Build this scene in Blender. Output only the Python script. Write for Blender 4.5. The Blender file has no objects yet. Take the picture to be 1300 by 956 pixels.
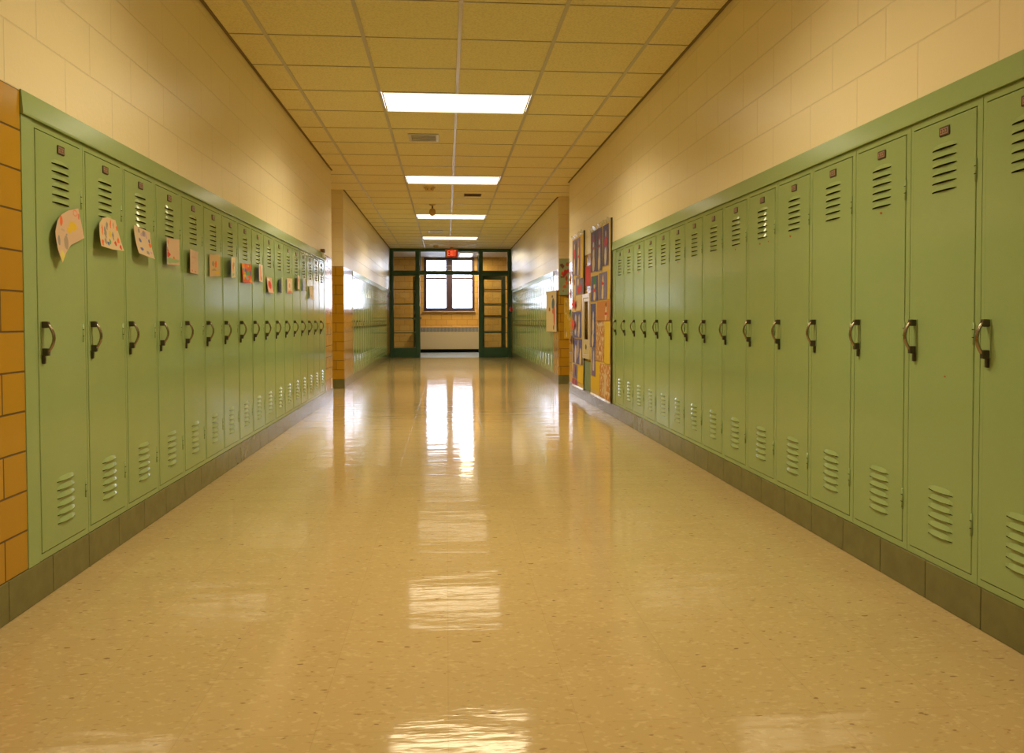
import bpy, bmesh, math, random
from mathutils import Vector, Matrix
random.seed(7)
sc = bpy.context.scene
COL = sc.collection

# ------------------------------------------------------------------ place dimensions (metres)
XL, XR = -1.375, 1.615            # left / right wall faces, front half of the corridor
XLF, XRF = -1.415, 1.645          # wall faces beyond the two pillars
HC = 2.75                         # ceiling
ZB, ZT, ZC = 0.1286, 1.617, 1.693 # top of base course, top of lockers, top of fascia
T = 0.6096                        # ceiling grid
Y0 = -4.0                         # end wall behind the camera
YF = 20.3                         # green door screen
YB = 23.6                         # window wall of the lobby
LW = 0.3742                       # locker width

# ------------------------------------------------------------------ materials
def new_mat(name):
    m = bpy.data.materials.new(name); m.use_nodes = True
    nt = m.node_tree
    return m, nt, nt.nodes['Principled BSDF']

def simple(name, col, rough=.5, metal=0., spec=.5, noise=0., nscale=8., bump=0., bscale=60., coat=0.):
    m, nt, b = new_mat(name)
    b.inputs['Base Color'].default_value = (*col, 1)
    b.inputs['Roughness'].default_value = rough
    b.inputs['Metallic'].default_value = metal
    b.inputs['Specular IOR Level'].default_value = spec
    b.inputs['Coat Weight'].default_value = coat
    tc = nt.nodes.new('ShaderNodeTexCoord')
    if noise:
        n = nt.nodes.new('ShaderNodeTexNoise'); n.inputs['Scale'].default_value = nscale
        n.inputs['Detail'].default_value = 4
        nt.links.new(tc.outputs['Object'], n.inputs['Vector'])
        r = nt.nodes.new('ShaderNodeMixRGB'); r.blend_type = 'MIX'
        r.inputs[1].default_value = (*[c*(1-noise) for c in col], 1)
        r.inputs[2].default_value = (*[min(1, c*(1+noise)) for c in col], 1)
        nt.links.new(n.outputs['Fac'], r.inputs[0]); nt.links.new(r.outputs[0], b.inputs['Base Color'])
    if bump:
        n = nt.nodes.new('ShaderNodeTexNoise'); n.inputs['Scale'].default_value = bscale
        n.inputs['Detail'].default_value = 3
        nt.links.new(tc.outputs['Object'], n.inputs['Vector'])
        bp = nt.nodes.new('ShaderNodeBump'); bp.inputs['Strength'].default_value = bump
        bp.inputs['Distance'].default_value = .002
        nt.links.new(n.outputs['Fac'], bp.inputs['Height']); nt.links.new(bp.outputs[0], b.inputs['Normal'])
    return m

def emis(name, col, s):
    m, nt, b = new_mat(name)
    b.inputs['Base Color'].default_value = (*[min(.8, c*.8) for c in col], 1)
    b.inputs['Emission Color'].default_value = (*col, 1)
    b.inputs['Emission Strength'].default_value = s
    return m

def bricks(name, c1, c2, mortar, bw, rh, ms, z0, axis, rough, spec=.5, bumpd=.004, grain=0., gscale=120., wave=0.):
    """coursed masonry on a vertical wall; axis 'y' for walls that run along y, 'x' for walls facing the camera"""
    m, nt, b = new_mat(name)
    N, L = nt.nodes, nt.links
    tc = N.new('ShaderNodeTexCoord'); sp = N.new('ShaderNodeSeparateXYZ'); L.new(tc.outputs['Object'], sp.inputs[0])
    sub = N.new('ShaderNodeMath'); sub.operation = 'SUBTRACT'; sub.inputs[1].default_value = z0
    L.new(sp.outputs['Z'], sub.inputs[0])
    cb = N.new('ShaderNodeCombineXYZ')
    L.new(sp.outputs['Y' if axis == 'y' else 'X'], cb.inputs[0]); L.new(sub.outputs[0], cb.inputs[1])
    br = N.new('ShaderNodeTexBrick'); L.new(cb.outputs[0], br.inputs['Vector'])
    br.inputs['Color1'].default_value = (*c1, 1); br.inputs['Color2'].default_value = (*c2, 1)
    br.inputs['Mortar'].default_value = (*mortar, 1)
    br.inputs['Scale'].default_value = 1; br.inputs['Mortar Size'].default_value = ms
    br.inputs['Mortar Smooth'].default_value = .3
    br.inputs['Brick Width'].default_value = bw; br.inputs['Row Height'].default_value = rh
    L.new(br.outputs['Color'], b.inputs['Base Color'])
    b.inputs['Roughness'].default_value = rough; b.inputs['Specular IOR Level'].default_value = spec
    bp = N.new('ShaderNodeBump'); bp.invert = True
    bp.inputs['Strength'].default_value = .8; bp.inputs['Distance'].default_value = bumpd
    L.new(br.outputs['Fac'], bp.inputs['Height'])
    last = bp
    for amt, scl, dist in ((grain, gscale, .0012), (wave, 5., .006)):
        if amt:
            n = N.new('ShaderNodeTexNoise'); n.inputs['Scale'].default_value = scl; n.inputs['Detail'].default_value = 4
            L.new(tc.outputs['Object'], n.inputs['Vector'])
            b2 = N.new('ShaderNodeBump'); b2.inputs['Strength'].default_value = amt; b2.inputs['Distance'].default_value = dist
            L.new(n.outputs['Fac'], b2.inputs['Height']); L.new(last.outputs[0], b2.inputs['Normal']); last = b2
    L.new(last.outputs[0], b.inputs['Normal'])
    return m

CREAM = (.84, .735, .50)
M = {}
M['block_y'] = bricks('painted_block', CREAM, tuple(c*.985 for c in CREAM), tuple(c*.90 for c in CREAM), .406, .2, .0035, ZC, 'y', .31, .45, .004, .8, 55., .16)
M['block_x'] = bricks('painted_block_end', CREAM, tuple(c*.985 for c in CREAM), tuple(c*.90 for c in CREAM), .406, .2, .0035, ZC, 'x', .31, .45, .004, .8, 55., .16)
TY1, TY2, TYM = (.47, .265, .022), (.42, .225, .014), (.12, .07, .02)
RH = (ZC-ZB)/12
M['tile_y'] = bricks('glazed_yellow_tile', TY1, TY2, TYM, .305, RH, .0035, ZB, 'y', .15, .35, .003, .0, 1., .16)
M['tile_x'] = bricks('glazed_yellow_tile_end', TY1, TY2, TYM, .305, RH, .0035, ZB, 'x', .15, .35, .003, .0, 1., .16)
M['tile_b'] = bricks('lobby_tile', (.66, .40, .10), (.60, .34, .075), (.30, .18, .06), .305, .16, .005, 0, 'x', .2, .5, .003)
M['base_tile'] = simple('base_tile', (.155, .150, .062), .18, noise=.25, nscale=14)
M['grout'] = simple('grout', (.07, .055, .03), .8)
M['green'] = simple('locker_paint', (.29, .390, .170), .12, spec=.4, noise=.05, nscale=3., bump=.10, bscale=14.)
M['green_trim'] = simple('fascia_paint', (.29, .395, .175), .2, spec=.4, noise=.05, nscale=3., bump=.1, bscale=10.)
M['dark'] = simple('shade_and_dark_parts', (.012, .012, .006), .9, spec=.1)  # near-black, for shade painted into slits and for small dark parts
M['gap'] = simple('shadow_gap', (.05, .055, .02), .8)
M['chrome'] = simple('worn_chrome', (.34, .29, .23), .24, metal=1.)
M['steel_dark'] = simple('dark_latch_steel', (.10, .085, .06), .35, metal=.8)
M['plate'] = simple('number_plate_rim', (.07, .045, .03), .45)
M['plate_in'] = simple('number_plate_face', (.33, .20, .13), .5)
M['rust'] = simple('rust', (.30, .09, .02), .8)
M['tee'] = simple('tee_bar', (.52, .47, .36), .3, metal=.15)
M['tee_gap'] = simple('tile_joint', (.20, .14, .06), .8)
M['frame_white'] = simple('light_trim', (.75, .68, .5), .4)
M['diff'] = emis('lit_diffuser', (1., .88, .66), 2.4)
M['diff_l'] = emis('lit_lobby_diffuser', (1., .95, .9), 3.)
M['beige'] = simple('beige_plastic', (.62, .45, .18), .5)
M['brown'] = simple('brown_metal', (.16, .08, .03), .5)
M['grey_metal'] = simple('grey_metal', (.55, .52, .45), .4)
M['vent_dark'] = simple('vent_slot', (.30, .26, .19), .7)
M['steel_green'] = simple('green_steel', (.028, .090, .058), .35, noise=.15)
M['window_frame'] = simple('dark_window_frame', (.060, .032, .040), .4)
M['radiator'] = simple('radiator_enamel', (.60, .48, .28), .4)
M['lobby_wall'] = simple('lobby_paint', (.62, .60, .58), .6)
M['lobby_floor'] = simple('lobby_terrazzo', (.33, .43, .56), .25, noise=.12, nscale=90)
M['red'] = simple('red_enamel', (.55, .02, .02), .35)
M['exit_face'] = emis('exit_face', (.30, .008, .004), 1.0)
M['exit_letter'] = emis('exit_letter', (1., .16, .05), 1.3)
M['exit_box'] = simple('exit_housing', (.55, .26, .07), .5)
M['white_paint'] = simple('white_plastic', (.8, .78, .72), .4)
M['kraft'] = simple('kraft_paper', (.62, .45, .16), .7, noise=.12, nscale=6)
M['foil'] = simple('clear_film', (.80, .72, .55), .15, metal=.4)
M['snow_roof'] = simple('pale_roof', (.8, .82, .85), .8)
M['blue_line'] = simple('blue_coping', (.05, .09, .13), .7)

# ceiling tile: mineral fibre with pin holes
m, nt, b = new_mat('ceiling_tile'); N, L = nt.nodes, nt.links
tc = N.new('ShaderNodeTexCoord')
n = N.new('ShaderNodeTexNoise'); n.inputs['Scale'].default_value = 75; n.inputs['Detail'].default_value = 5
L.new(tc.outputs['Object'], n.inputs['Vector'])
cr = N.new('ShaderNodeValToRGB'); cr.color_ramp.elements[0].position = .36; cr.color_ramp.elements[1].position = .56
cr.color_ramp.elements[0].color = (.72, .63, .37, 1); cr.color_ramp.elements[1].color = (.82, .73, .43, 1)
L.new(n.outputs['Fac'], cr.inputs[0]); L.new(cr.outputs[0], b.inputs['Base Color'])
bp = N.new('ShaderNodeBump'); bp.inputs['Strength'].default_value = .3; bp.inputs['Distance'].default_value = .002
L.new(n.outputs['Fac'], bp.inputs['Height']); L.new(bp.outputs[0], b.inputs['Normal'])
b.inputs['Roughness'].default_value = .85
M['ceiling'] = m

# waxed vinyl composition tile floor
m, nt, b = new_mat('vinyl_tile'); N, L = nt.nodes, nt.links
tc = N.new('ShaderNodeTexCoord')
br = N.new('ShaderNodeTexBrick'); L.new(tc.outputs['Object'], br.inputs['Vector'])
br.offset = 0
br.inputs['Scale'].default_value = 1; br.inputs['Brick Width'].default_value = .3048; br.inputs['Row Height'].default_value = .3048
br.inputs['Mortar Size'].default_value = .0008; br.inputs['Mortar Smooth'].default_value = .1
br.inputs['Color1'].default_value = (.505, .375, .185, 1); br.inputs['Color2'].default_value = (.48, .355, .175, 1)
br.inputs['Mortar'].default_value = (.44, .31, .15, 1)
def fleck(prev, scale, sx, lo, hi, col, amt, seed):
    mp = N.new('ShaderNodeMapping'); mp.inputs['Scale'].default_value = (sx, 1, 1); mp.inputs['Location'].default_value = (seed, seed*.7, seed*1.3)
    mp.inputs['Rotation'].default_value = (0, 0, seed)
    L.new(tc.outputs['Object'], mp.inputs['Vector'])
    nn = N.new('ShaderNodeTexNoise'); nn.inputs['Scale'].default_value = scale; nn.inputs['Detail'].default_value = 1.5
    L.new(mp.outputs[0], nn.inputs['Vector'])
    mr = N.new('ShaderNodeMapRange'); mr.inputs[1].default_value = lo; mr.inputs[2].default_value = hi
    mr.inputs[4].default_value = amt
    L.new(nn.outputs['Fac'], mr.inputs[0])
    mx = N.new('ShaderNodeMixRGB'); mx.inputs[2].default_value = (*col, 1)
    L.new(mr.outputs[0], mx.inputs[0]); L.new(prev, mx.inputs[1])
    return mx.outputs[0]
c = br.outputs['Color']
c = fleck(c, 85, .6, .58, .68, (.60, .47, .27), .5, 1.1)
c = fleck(c, 80, .45, .63, .72, (.38, .25, .11), .6, 4.3)
c = fleck(c, 60, .42, .70, .75, (.22, .12, .06), .8, 7.9)
L.new(c, b.inputs['Base Color'])
mp = N.new('ShaderNodeMapping'); mp.inputs['Scale'].default_value = (1.6, 6, 1)
L.new(tc.outputs['Object'], mp.inputs['Vector'])
n = N.new('ShaderNodeTexNoise'); n.inputs['Scale'].default_value = 1.2; n.inputs['Detail'].default_value = 5
L.new(mp.outputs[0], n.inputs['Vector'])
bp = N.new('ShaderNodeBump'); bp.inputs['Strength'].default_value = .45; bp.inputs['Distance'].default_value = .006
L.new(n.outputs['Fac'], bp.inputs['Height'])
bp2 = N.new('ShaderNodeBump'); bp2.invert = True; bp2.inputs['Strength'].default_value = .3; bp2.inputs['Distance'].default_value = .0006
L.new(br.outputs['Fac'], bp2.inputs['Height']); L.new(bp.outputs[0], bp2.inputs['Normal'])
L.new(bp2.outputs[0], b.inputs['Normal'])
n2 = N.new('ShaderNodeTexNoise'); n2.inputs['Scale'].default_value = 3; n2.inputs['Detail'].default_value = 5
L.new(tc.outputs['Object'], n2.inputs['Vector'])
mr = N.new('ShaderNodeMapRange'); mr.inputs[3].default_value = .045; mr.inputs[4].default_value = .11
L.new(n2.outputs['Fac'], mr.inputs[0]); L.new(mr.outputs[0], b.inputs['Roughness'])
b.inputs['Specular IOR Level'].default_value = .33
M['floor'] = m

# window glass: see-through with a mirror-like sheen
m = bpy.data.materials.new('clear_glass'); m.use_nodes = True; nt = m.node_tree; nt.nodes.clear()
out = nt.nodes.new('ShaderNodeOutputMaterial'); tr = nt.nodes.new('ShaderNodeBsdfTransparent'); gl = nt.nodes.new('ShaderNodeBsdfGlossy')
tr.inputs[0].default_value = (.93, .95, .95, 1); gl.inputs['Roughness'].default_value = .02
fr = nt.nodes.new('ShaderNodeFresnel'); fr.inputs[0].default_value = 1.5
mx = nt.nodes.new('ShaderNodeMixShader')
nt.links.new(fr.outputs[0], mx.inputs[0]); nt.links.new(tr.outputs[0], mx.inputs[1]); nt.links.new(gl.outputs[0], mx.inputs[2])
nt.links.new(mx.outputs[0], out.inputs[0])
M['glass'] = m

def sheet_mat(name, base, spots, rough=.7, grain=None, warp=.03):
    """paper with a drawing: every spot is (u, v, ru, rv, colour), an ellipse in the sheet's own uv; grain = (colour, scale, lo, hi, stretch) adds brush marks"""
    m, nt, b = new_mat(name); N, L = nt.nodes, nt.links
    uv = N.new('ShaderNodeUVMap')
    n = N.new('ShaderNodeTexNoise'); n.inputs['Scale'].default_value = 7; n.inputs['Detail'].default_value = 2
    L.new(uv.outputs[0], n.inputs['Vector'])
    sub = N.new('ShaderNodeVectorMath'); sub.operation = 'SUBTRACT'; sub.inputs[1].default_value = (.5, .5, .5)
    L.new(n.outputs['Color'], sub.inputs[0])
    scl = N.new('ShaderNodeVectorMath'); scl.operation = 'SCALE'; scl.inputs['Scale'].default_value = warp*4
    L.new(sub.outputs[0], scl.inputs[0])
    add = N.new('ShaderNodeVectorMath'); add.operation = 'ADD'
    L.new(uv.outputs[0], add.inputs[0]); L.new(scl.outputs[0], add.inputs[1])
    rgb = N.new('ShaderNodeRGB'); rgb.outputs[0].default_value = (*base, 1)
    c = rgb.outputs[0]
    if grain:
        mp = N.new('ShaderNodeMapping'); mp.inputs['Scale'].default_value = (grain[4], 1, 1)
        L.new(uv.outputs[0], mp.inputs['Vector'])
        g = N.new('ShaderNodeTexNoise'); g.inputs['Scale'].default_value = grain[1]; g.inputs['Detail'].default_value = 2
        L.new(mp.outputs[0], g.inputs['Vector'])
        mr = N.new('ShaderNodeMapRange'); mr.inputs[1].default_value = grain[2]; mr.inputs[2].default_value = grain[3]
        L.new(g.outputs['Fac'], mr.inputs[0])
        mx = N.new('ShaderNodeMixRGB'); mx.inputs[2].default_value = (*grain[0], 1)
        L.new(mr.outputs[0], mx.inputs[0]); L.new(c, mx.inputs[1]); c = mx.outputs[0]
    for (u, v, ru, rv, col) in spots:
        mp = N.new('ShaderNodeMapping'); mp.vector_type = 'TEXTURE'
        mp.inputs['Location'].default_value = (u, v, 0); mp.inputs['Scale'].default_value = (ru, rv, 1)
        L.new(add.outputs[0], mp.inputs['Vector'])
        sx = N.new('ShaderNodeVectorMath'); sx.operation = 'MULTIPLY'; sx.inputs[1].default_value = (1, 1, 0)
        L.new(mp.outputs[0], sx.inputs[0])
        ln = N.new('ShaderNodeVectorMath'); ln.operation = 'LENGTH'; L.new(sx.outputs[0], ln.inputs[0])
        lt = N.new('ShaderNodeMapRange'); lt.inputs[1].default_value = 1.08; lt.inputs[2].default_value = .92
        L.new(ln.outputs['Value'], lt.inputs[0])
        mx = N.new('ShaderNodeMixRGB'); mx.inputs[2].default_value = (*col, 1)
        L.new(lt.outputs[0], mx.inputs[0]); L.new(c, mx.inputs[1]); c = mx.outputs[0]
    L.new(c, b.inputs['Base Color']); b.inputs['Roughness'].default_value = rough
    return m

# ------------------------------------------------------------------ mesh helpers
class MB:
    def __init__(self): self.bm = bmesh.new(); self.mats = []
    def mi(self, m):
        if m not in self.mats: self.mats.append(m)
        return self.mats.index(m)
    def box(self, x0, x1, y0, y1, z0, z1, m, bev=0):
        r = bmesh.ops.create_cube(self.bm, size=1)
        for v in r['verts']:
            v.co = Vector(((x0+x1)/2+v.co.x*(x1-x0), (y0+y1)/2+v.co.y*(y1-y0), (z0+z1)/2+v.co.z*(z1-z0)))
        k = self.mi(m)
        fs = {f for v in r['verts'] for f in v.link_faces}
        for f in fs: f.material_index = k
        if bev:
            es = list({e for v in r['verts'] for e in v.link_edges})
            o = bmesh.ops.bevel(self.bm, geom=es, offset=bev, segments=2, affect='EDGES', profile=.5)
            for f in o['faces']: f.material_index = k
        return self
    def face(self, pts, m):
        f = self.bm.faces.new([self.bm.verts.new(p) for p in pts]); f.material_index = self.mi(m); return f
    def prism(self, prof, axis, a, b_, m):
        """closed profile of 2-D points swept along an axis from a to b"""
        def P(p, t):
            return {'x': (t, p[0], p[1]), 'y': (p[0], t, p[1]), 'z': (p[0], p[1], t)}[axis]
        A = [self.bm.verts.new(P(p, a)) for p in prof]; B = [self.bm.verts.new(P(p, b_)) for p in prof]
        n = len(prof); k = self.mi(m); fs = []
        for i in range(n): fs.append(self.bm.faces.new((A[i], A[(i+1) % n], B[(i+1) % n], B[i])))
        fs.append(self.bm.faces.new(A[::-1])); fs.append(self.bm.faces.new(B))
        for f in fs: f.material_index = k
        bmesh.ops.recalc_face_normals(self.bm, faces=fs)
        return fs
    def tube(self, pts, r, m, n=8, flat=1.):
        pts = [Vector(p) for p in pts]; rings = []; k = self.mi(m)
        for i, p in enumerate(pts):
            d = (pts[min(i+1, len(pts)-1)]-pts[max(i-1, 0)]).normalized()
            a = Vector((1, 0, 0)) if abs(d.x) < .9 else Vector((0, 1, 0))
            e1 = (a-d*a.dot(d)).normalized(); e2 = d.cross(e1)
            rr = r[i] if isinstance(r, (list, tuple)) else r
            rings.append([self.bm.verts.new(p+e1*math.cos(2*math.pi*j/n)*rr*flat+e2*math.sin(2*math.pi*j/n)*rr) for j in range(n)])
        fs = []
        for i in range(len(rings)-1):
            for j in range(n):
                fs.append(self.bm.faces.new((rings[i][j], rings[i][(j+1) % n], rings[i+1][(j+1) % n], rings[i+1][j])))
        for f in fs: f.smooth = True
        fs.append(self.bm.faces.new(rings[0][::-1])); fs.append(self.bm.faces.new(rings[-1]))
        for f in fs: f.material_index = k
        bmesh.ops.recalc_face_normals(self.bm, faces=fs)
    def lathe(self, prof, c, m, n=20):
        """profile of (radius, z) turned about a vertical axis through c"""
        rings = []; k = self.mi(m); fs = []
        for (r, z) in prof:
            rings.append([self.bm.verts.new((c[0]+max(r, 1e-4)*math.cos(2*math.pi*j/n), c[1]+max(r, 1e-4)*math.sin(2*math.pi*j/n), c[2]+z)) for j in range(n)])
        for i in range(len(rings)-1):
            for j in range(n):
                fs.append(self.bm.faces.new((rings[i][j], rings[i][(j+1) % n], rings[i+1][(j+1) % n], rings[i+1][j])))
        fs.append(self.bm.faces.new(rings[0])); fs.append(self.bm.faces.new(rings[-1]))
        for f in fs: f.material_index = k; f.smooth = True
        bmesh.ops.recalc_face_normals(self.bm, faces=fs)
    def build(self, name, parent=None, loc=None, rz=0):
        me = bpy.data.meshes.new(name); self.bm.to_mesh(me); self.bm.free()
        for m in self.mats: me.materials.append(m)
        o = bpy.data.objects.new(name, me); COL.objects.link(o)
        if parent: o.parent = parent
        if loc: o.location = loc
        o.rotation_euler.z = rz
        return o

def tag(o, label, cat, group=None):
    o['label'] = label; o['category'] = cat
    if group: o['group'] = group
    return o
def struct(o): o['kind'] = 'structure'; return o
def empty(name, loc=(0, 0, 0), rz=0):
    o = bpy.data.objects.new(name, None); COL.objects.link(o); o.location = loc; o.rotation_euler.z = rz
    o.empty_display_size = .1
    return o
def copy_tree(o, parent=None):
    c = o.copy(); COL.objects.link(c)
    if parent: c.parent = parent
    for ch in [x for x in o.children]: copy_tree(ch, c)
    return c
def ordinal(i):
    return ['first', 'second', 'third', 'fourth', 'fifth', 'sixth', 'seventh', 'eighth', 'ninth', 'tenth', 'eleventh', 'twelfth', 'thirteenth', 'fourteenth', 'fifteenth', 'sixteenth', 'seventeenth', 'eighteenth', 'nineteenth', 'twentieth'][i]

# ------------------------------------------------------------------ floor and ceiling
b_ = MB(); b_.box(-3.4, 3.6, Y0-.2, YF+.02, -.12, 0, M['floor']); struct(b_.build('floor'))
b_ = MB(); b_.box(-3.4, 3.6, YF+.022, YB+.3, -.12, 0, M['lobby_floor']); struct(b_.build('floor_lobby'))

LIGHT_ROWS = [20, 14, 8, 2, -4, -10]
ROW0, COL0 = 5.1957, -.5185
def row_y(r): return ROW0+r*T
def in_light(x0, x1, y0, y1):
    for r in LIGHT_ROWS:
        if y0 >= row_y(r)-.01 and y1 <= row_y(r+1)+.01 and x0 >= COL0-.01 and x1 <= COL0+2*T+.01: return True
    return False
# ceiling slab with an opening for every light
b_ = MB()
xs = [-3.4, COL0, COL0+2*T, 3.6]
b_.box(xs[0], xs[1], Y0-.2, YF+.05, HC, HC+.03, M['ceiling'])
b_.box(xs[2], xs[3], Y0-.2, YF+.05, HC, HC+.03, M['ceiling'])
ye = Y0-.2
for r in sorted(LIGHT_ROWS):
    b_.box(xs[1], xs[2], ye, row_y(r), HC, HC+.03, M['ceiling']); ye = row_y(r+1)
b_.box(xs[1], xs[2], ye, YF+.05, HC, HC+.03, M['ceiling'])
struct(b_.build('ceiling'))
# the grid: pale main tees along the corridor, narrow shadow-line joints across
b_ = MB()
for k in range(-3, 7):
    x = COL0+(k)*T
    ya = Y0
    for r in sorted(LIGHT_ROWS) if k == 1 else ():
        b_.box(x-.012, x+.012, ya, row_y(r), HC-.004, HC+.001, M['tee']); ya = row_y(r+1)
    b_.box(x-.012, x+.012, ya, YF-.03, HC-.004, HC+.001, M['tee'])
for r in range(-15, 25):
    y = row_y(r)
    if y < Y0 or y > YF-.1: continue
    for k in range(-4, 7):
        x0, x1 = COL0+k*T+.013, COL0+(k+1)*T-.013
        b_.box(x0, x1, y-.007, y+.007, HC-.0015, HC+.001, M['tee_gap'])
        b_.box(x0, x1, y-.004, y+.004, HC-.003, HC-.001, M['tee'])
struct(b_.build('ceiling_grid'))
# wall angle where the ceiling meets the walls
for nm, x, y0, y1, s in (('trim_1', XL, Y0, 9.79, 1), ('trim_2', XR, Y0, 10.44, -1), ('trim_3', XLF, 11.22, YF-.05, 1), ('trim_4', XRF, 11.67, YF-.05, -1)):
    b_ = MB(); b_.box(min(x+s*.001, x+s*.02), max(x+s*.001, x+s*.02), y0, y1, HC-.005, HC-.0005, M['tee_gap']); struct(b_.build(nm))

# ------------------------------------------------------------------ walls
WD = .45
def side_wall(name, xf, s, segs):
    """wall along y; s = +1 when the room lies at larger x. segs: (y0, y1, z0, z1, material, material of the ends)"""
    b = MB()
    for (y0, y1, z0, z1, m, me, depth) in segs:
        xa, xb = (xf-depth, xf) if s > 0 else (xf, xf+depth)
        b.box(xa, xb, y0, y1, z0, z1, m)
        b.bm.faces.ensure_lookup_table()
        for f in b.bm.faces[-6:]:
            if abs(f.normal.y) > .9 or (f.calc_center_median().y in (y0, y1)): f.material_index = b.mi(me)
    o = b.build(name)
    return struct(o)
L0, L1 = 2.727, 9.237           # locker recess, left
R0, R1 = 1.90, 7.673            # locker recess, right
FL0, FL1 = 12.263, 19.146       # beyond the pillars
FR0, FR1 = 12.197, 19.812
BY, BX, TYY, TXX = M['block_y'], M['block_x'], M['tile_y'], M['tile_x']
side_wall('wall_left', XL, 1, [(Y0, 9.79, ZC, HC, BY, BX, WD), (Y0, L0, 0, ZC, TYY, TXX, WD), (L1, 9.79, 0, ZC, TYY, TXX, WD)])
side_wall('wall_right', XR, -1, [(Y0, 10.44, ZC, HC, BY, BX, WD), (Y0, R0, 0, ZC, TYY, TXX, WD), (R1, 10.44, 0, ZC, TYY, TXX, WD)])
side_wall('wall_left_far', XLF, 1, [(11.22, YF+.1, ZC, HC, BY, BX, WD+.8), (11.22, FL0, 0, ZC, TYY, TXX, WD+.8), (FL1, YF+.1, 0, ZC, TYY, TXX, WD)])
side_wall('wall_right_far', XRF, -1, [(11.67, YF+.1, ZC, HC, BY, BX, WD+.8), (11.67, FR0, 0, ZC, TYY, TXX, WD+.8), (FR1, YF+.1, 0, ZC, TYY, TXX, WD)])
# side bays between the front walls and the pillars
b_ = MB(); b_.box(-2.75, -2.65, 9.2, 11.8, 0, HC, M['block_y']); b_.box(-2.65, XL-WD, 9.69, 9.79, 0, HC, M['block_x']); struct(b_.build('wall_left_bay'))
b_ = MB(); b_.box(2.85, 2.95, 9.8, 12.2, 0, HC, M['block_y']); b_.box(XR+WD, 2.85, 10.34, 10.44, 0, HC, M['block_x']); struct(b_.build('wall_right_bay'))
b_ = MB(); b_.box(-3.4, 3.6, Y0-.2, Y0, 0, HC, M['block_x']); struct(b_.build('wall_behind'))
b_ = MB(); b_.box(XL-WD, XL-WD+.08, L0, L1, 0, ZC, M['grout']); struct(b_.build('wall_left_recess'))
b_ = MB(); b_.box(XR+WD-.08, XR+WD, R0, R1, 0, ZC, M['grout']); struct(b_.build('wall_right_recess'))

# ------------------------------------------------------------------ base course of dark green tile
def base_run(name, xf, s, y0, y1, ends=()):
    b = MB(); y = y0; P = .2815
    xa, xb = (xf-.02, xf+.005) if s > 0 else (xf-.005, xf+.02)
    b.box(xa+(.0 if s > 0 else .003), xb-(.003 if s > 0 else .0), y0, y1, 0, ZB-.003, M['grout'])
    off = (2.6018-y0) % P if s > 0 else (2.2753-y0) % P
    y = y0+off-P
    while y < y1:
        a, c = max(y+.0015, y0), min(y+P-.0015, y1)
        if c-a > .01: b.box(xa, xb, a, c, .001, ZB, M['base_tile'], .002)
        y += P
    return struct(b.build(name))
base_run('baseboard_left', XL, 1, Y0, 9.79)
base_run('baseboard_right', XR, -1, Y0, 10.44)
base_run('baseboard_left_far', XLF, 1, 11.22, YF-.06)
base_run('baseboard_right_far', XRF, -1, 11.67, YF-.06)
b_ = MB()
for k in range(4): b_.box(XLF-.28*(k+1)+.0015, XLF-.28*k+(.005 if k == 0 else 0)-.0015, 11.215, 11.235, .001, ZB, M['base_tile'], .002)
struct(b_.build('baseboard_left_pillar'))
b_ = MB()
for k in range(4): b_.box(XRF+.28*k-(.005 if k == 0 else 0)+.0015, XRF+.28*(k+1)-.0015, 11.665, 11.685, .001, ZB, M['base_tile'], .002)
struct(b_.build('baseboard_right_pillar'))

# ------------------------------------------------------------------ locker fascia and fillers
def fascia(name, xf, s, y0, y1):
    b = MB()
    prof = [(xf-s*.03, ZT+.001), (xf+s*.013, ZT+.001), (xf+s*.014, ZT+.010), (xf+s*.004, ZC+.003), (xf-s*.03, ZC+.003)]
    prof = [(xf-s*.002, ZT+.0015), (xf+s*.010, ZT+.0015), (xf+s*.011, ZT+.008), (xf+s*.005, ZC+.004), (xf+s*.0005, ZC+.004)]
    b.prism(prof, 'y', y0, y1, M['green_trim'])
    # dark strip painted as the shadow line under the fascia
    xa, xb = sorted((xf-s*.03, xf-s*.003))
    b.box(xa, xb, y0, y1, ZT+.0015, ZC-.002, M['gap'])
    return struct(b.build(name))
fascia('trim_5', XL, 1, L0+.0005, L1-.0005); fascia('trim_6', XR, -1, R0+.0005, R1-.0005)
fascia('trim_7', XLF, 1, FL0+.0005, FL1-.0005); fascia('trim_8', XRF, -1, FR0+.0005, FR1-.0005)
def filler(name, xf, s, y0, y1):
    b = MB(); xa, xb = sorted((xf-s*.03, xf+s*.003)); b.box(xa, xb, y0+.001, y1-.001, ZB+.001, ZT, M['green_trim'], .0015); return struct(b.build(name))
LS = 3.1739-.3741                # first left locker starts
filler('trim_9', XL, 1, L0, LS); filler('trim_10', XL, 1, LS+17*.3741, L1)
RS = 2.2987-.3744
filler('trim_11', XR, -1, R0, RS); filler('trim_12', XR, -1, RS+15*.3744, R1)
FLS, FRS = FL0+.035, FR0+.035
filler('trim_13', XLF, 1, FL0, FLS); filler('trim_14', XLF, 1, FLS+18*LW, FL1)
filler('trim_15', XRF, -1, FR0, FRS); filler('trim_16', XRF, -1, FRS+20*LW, FR1)

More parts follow.
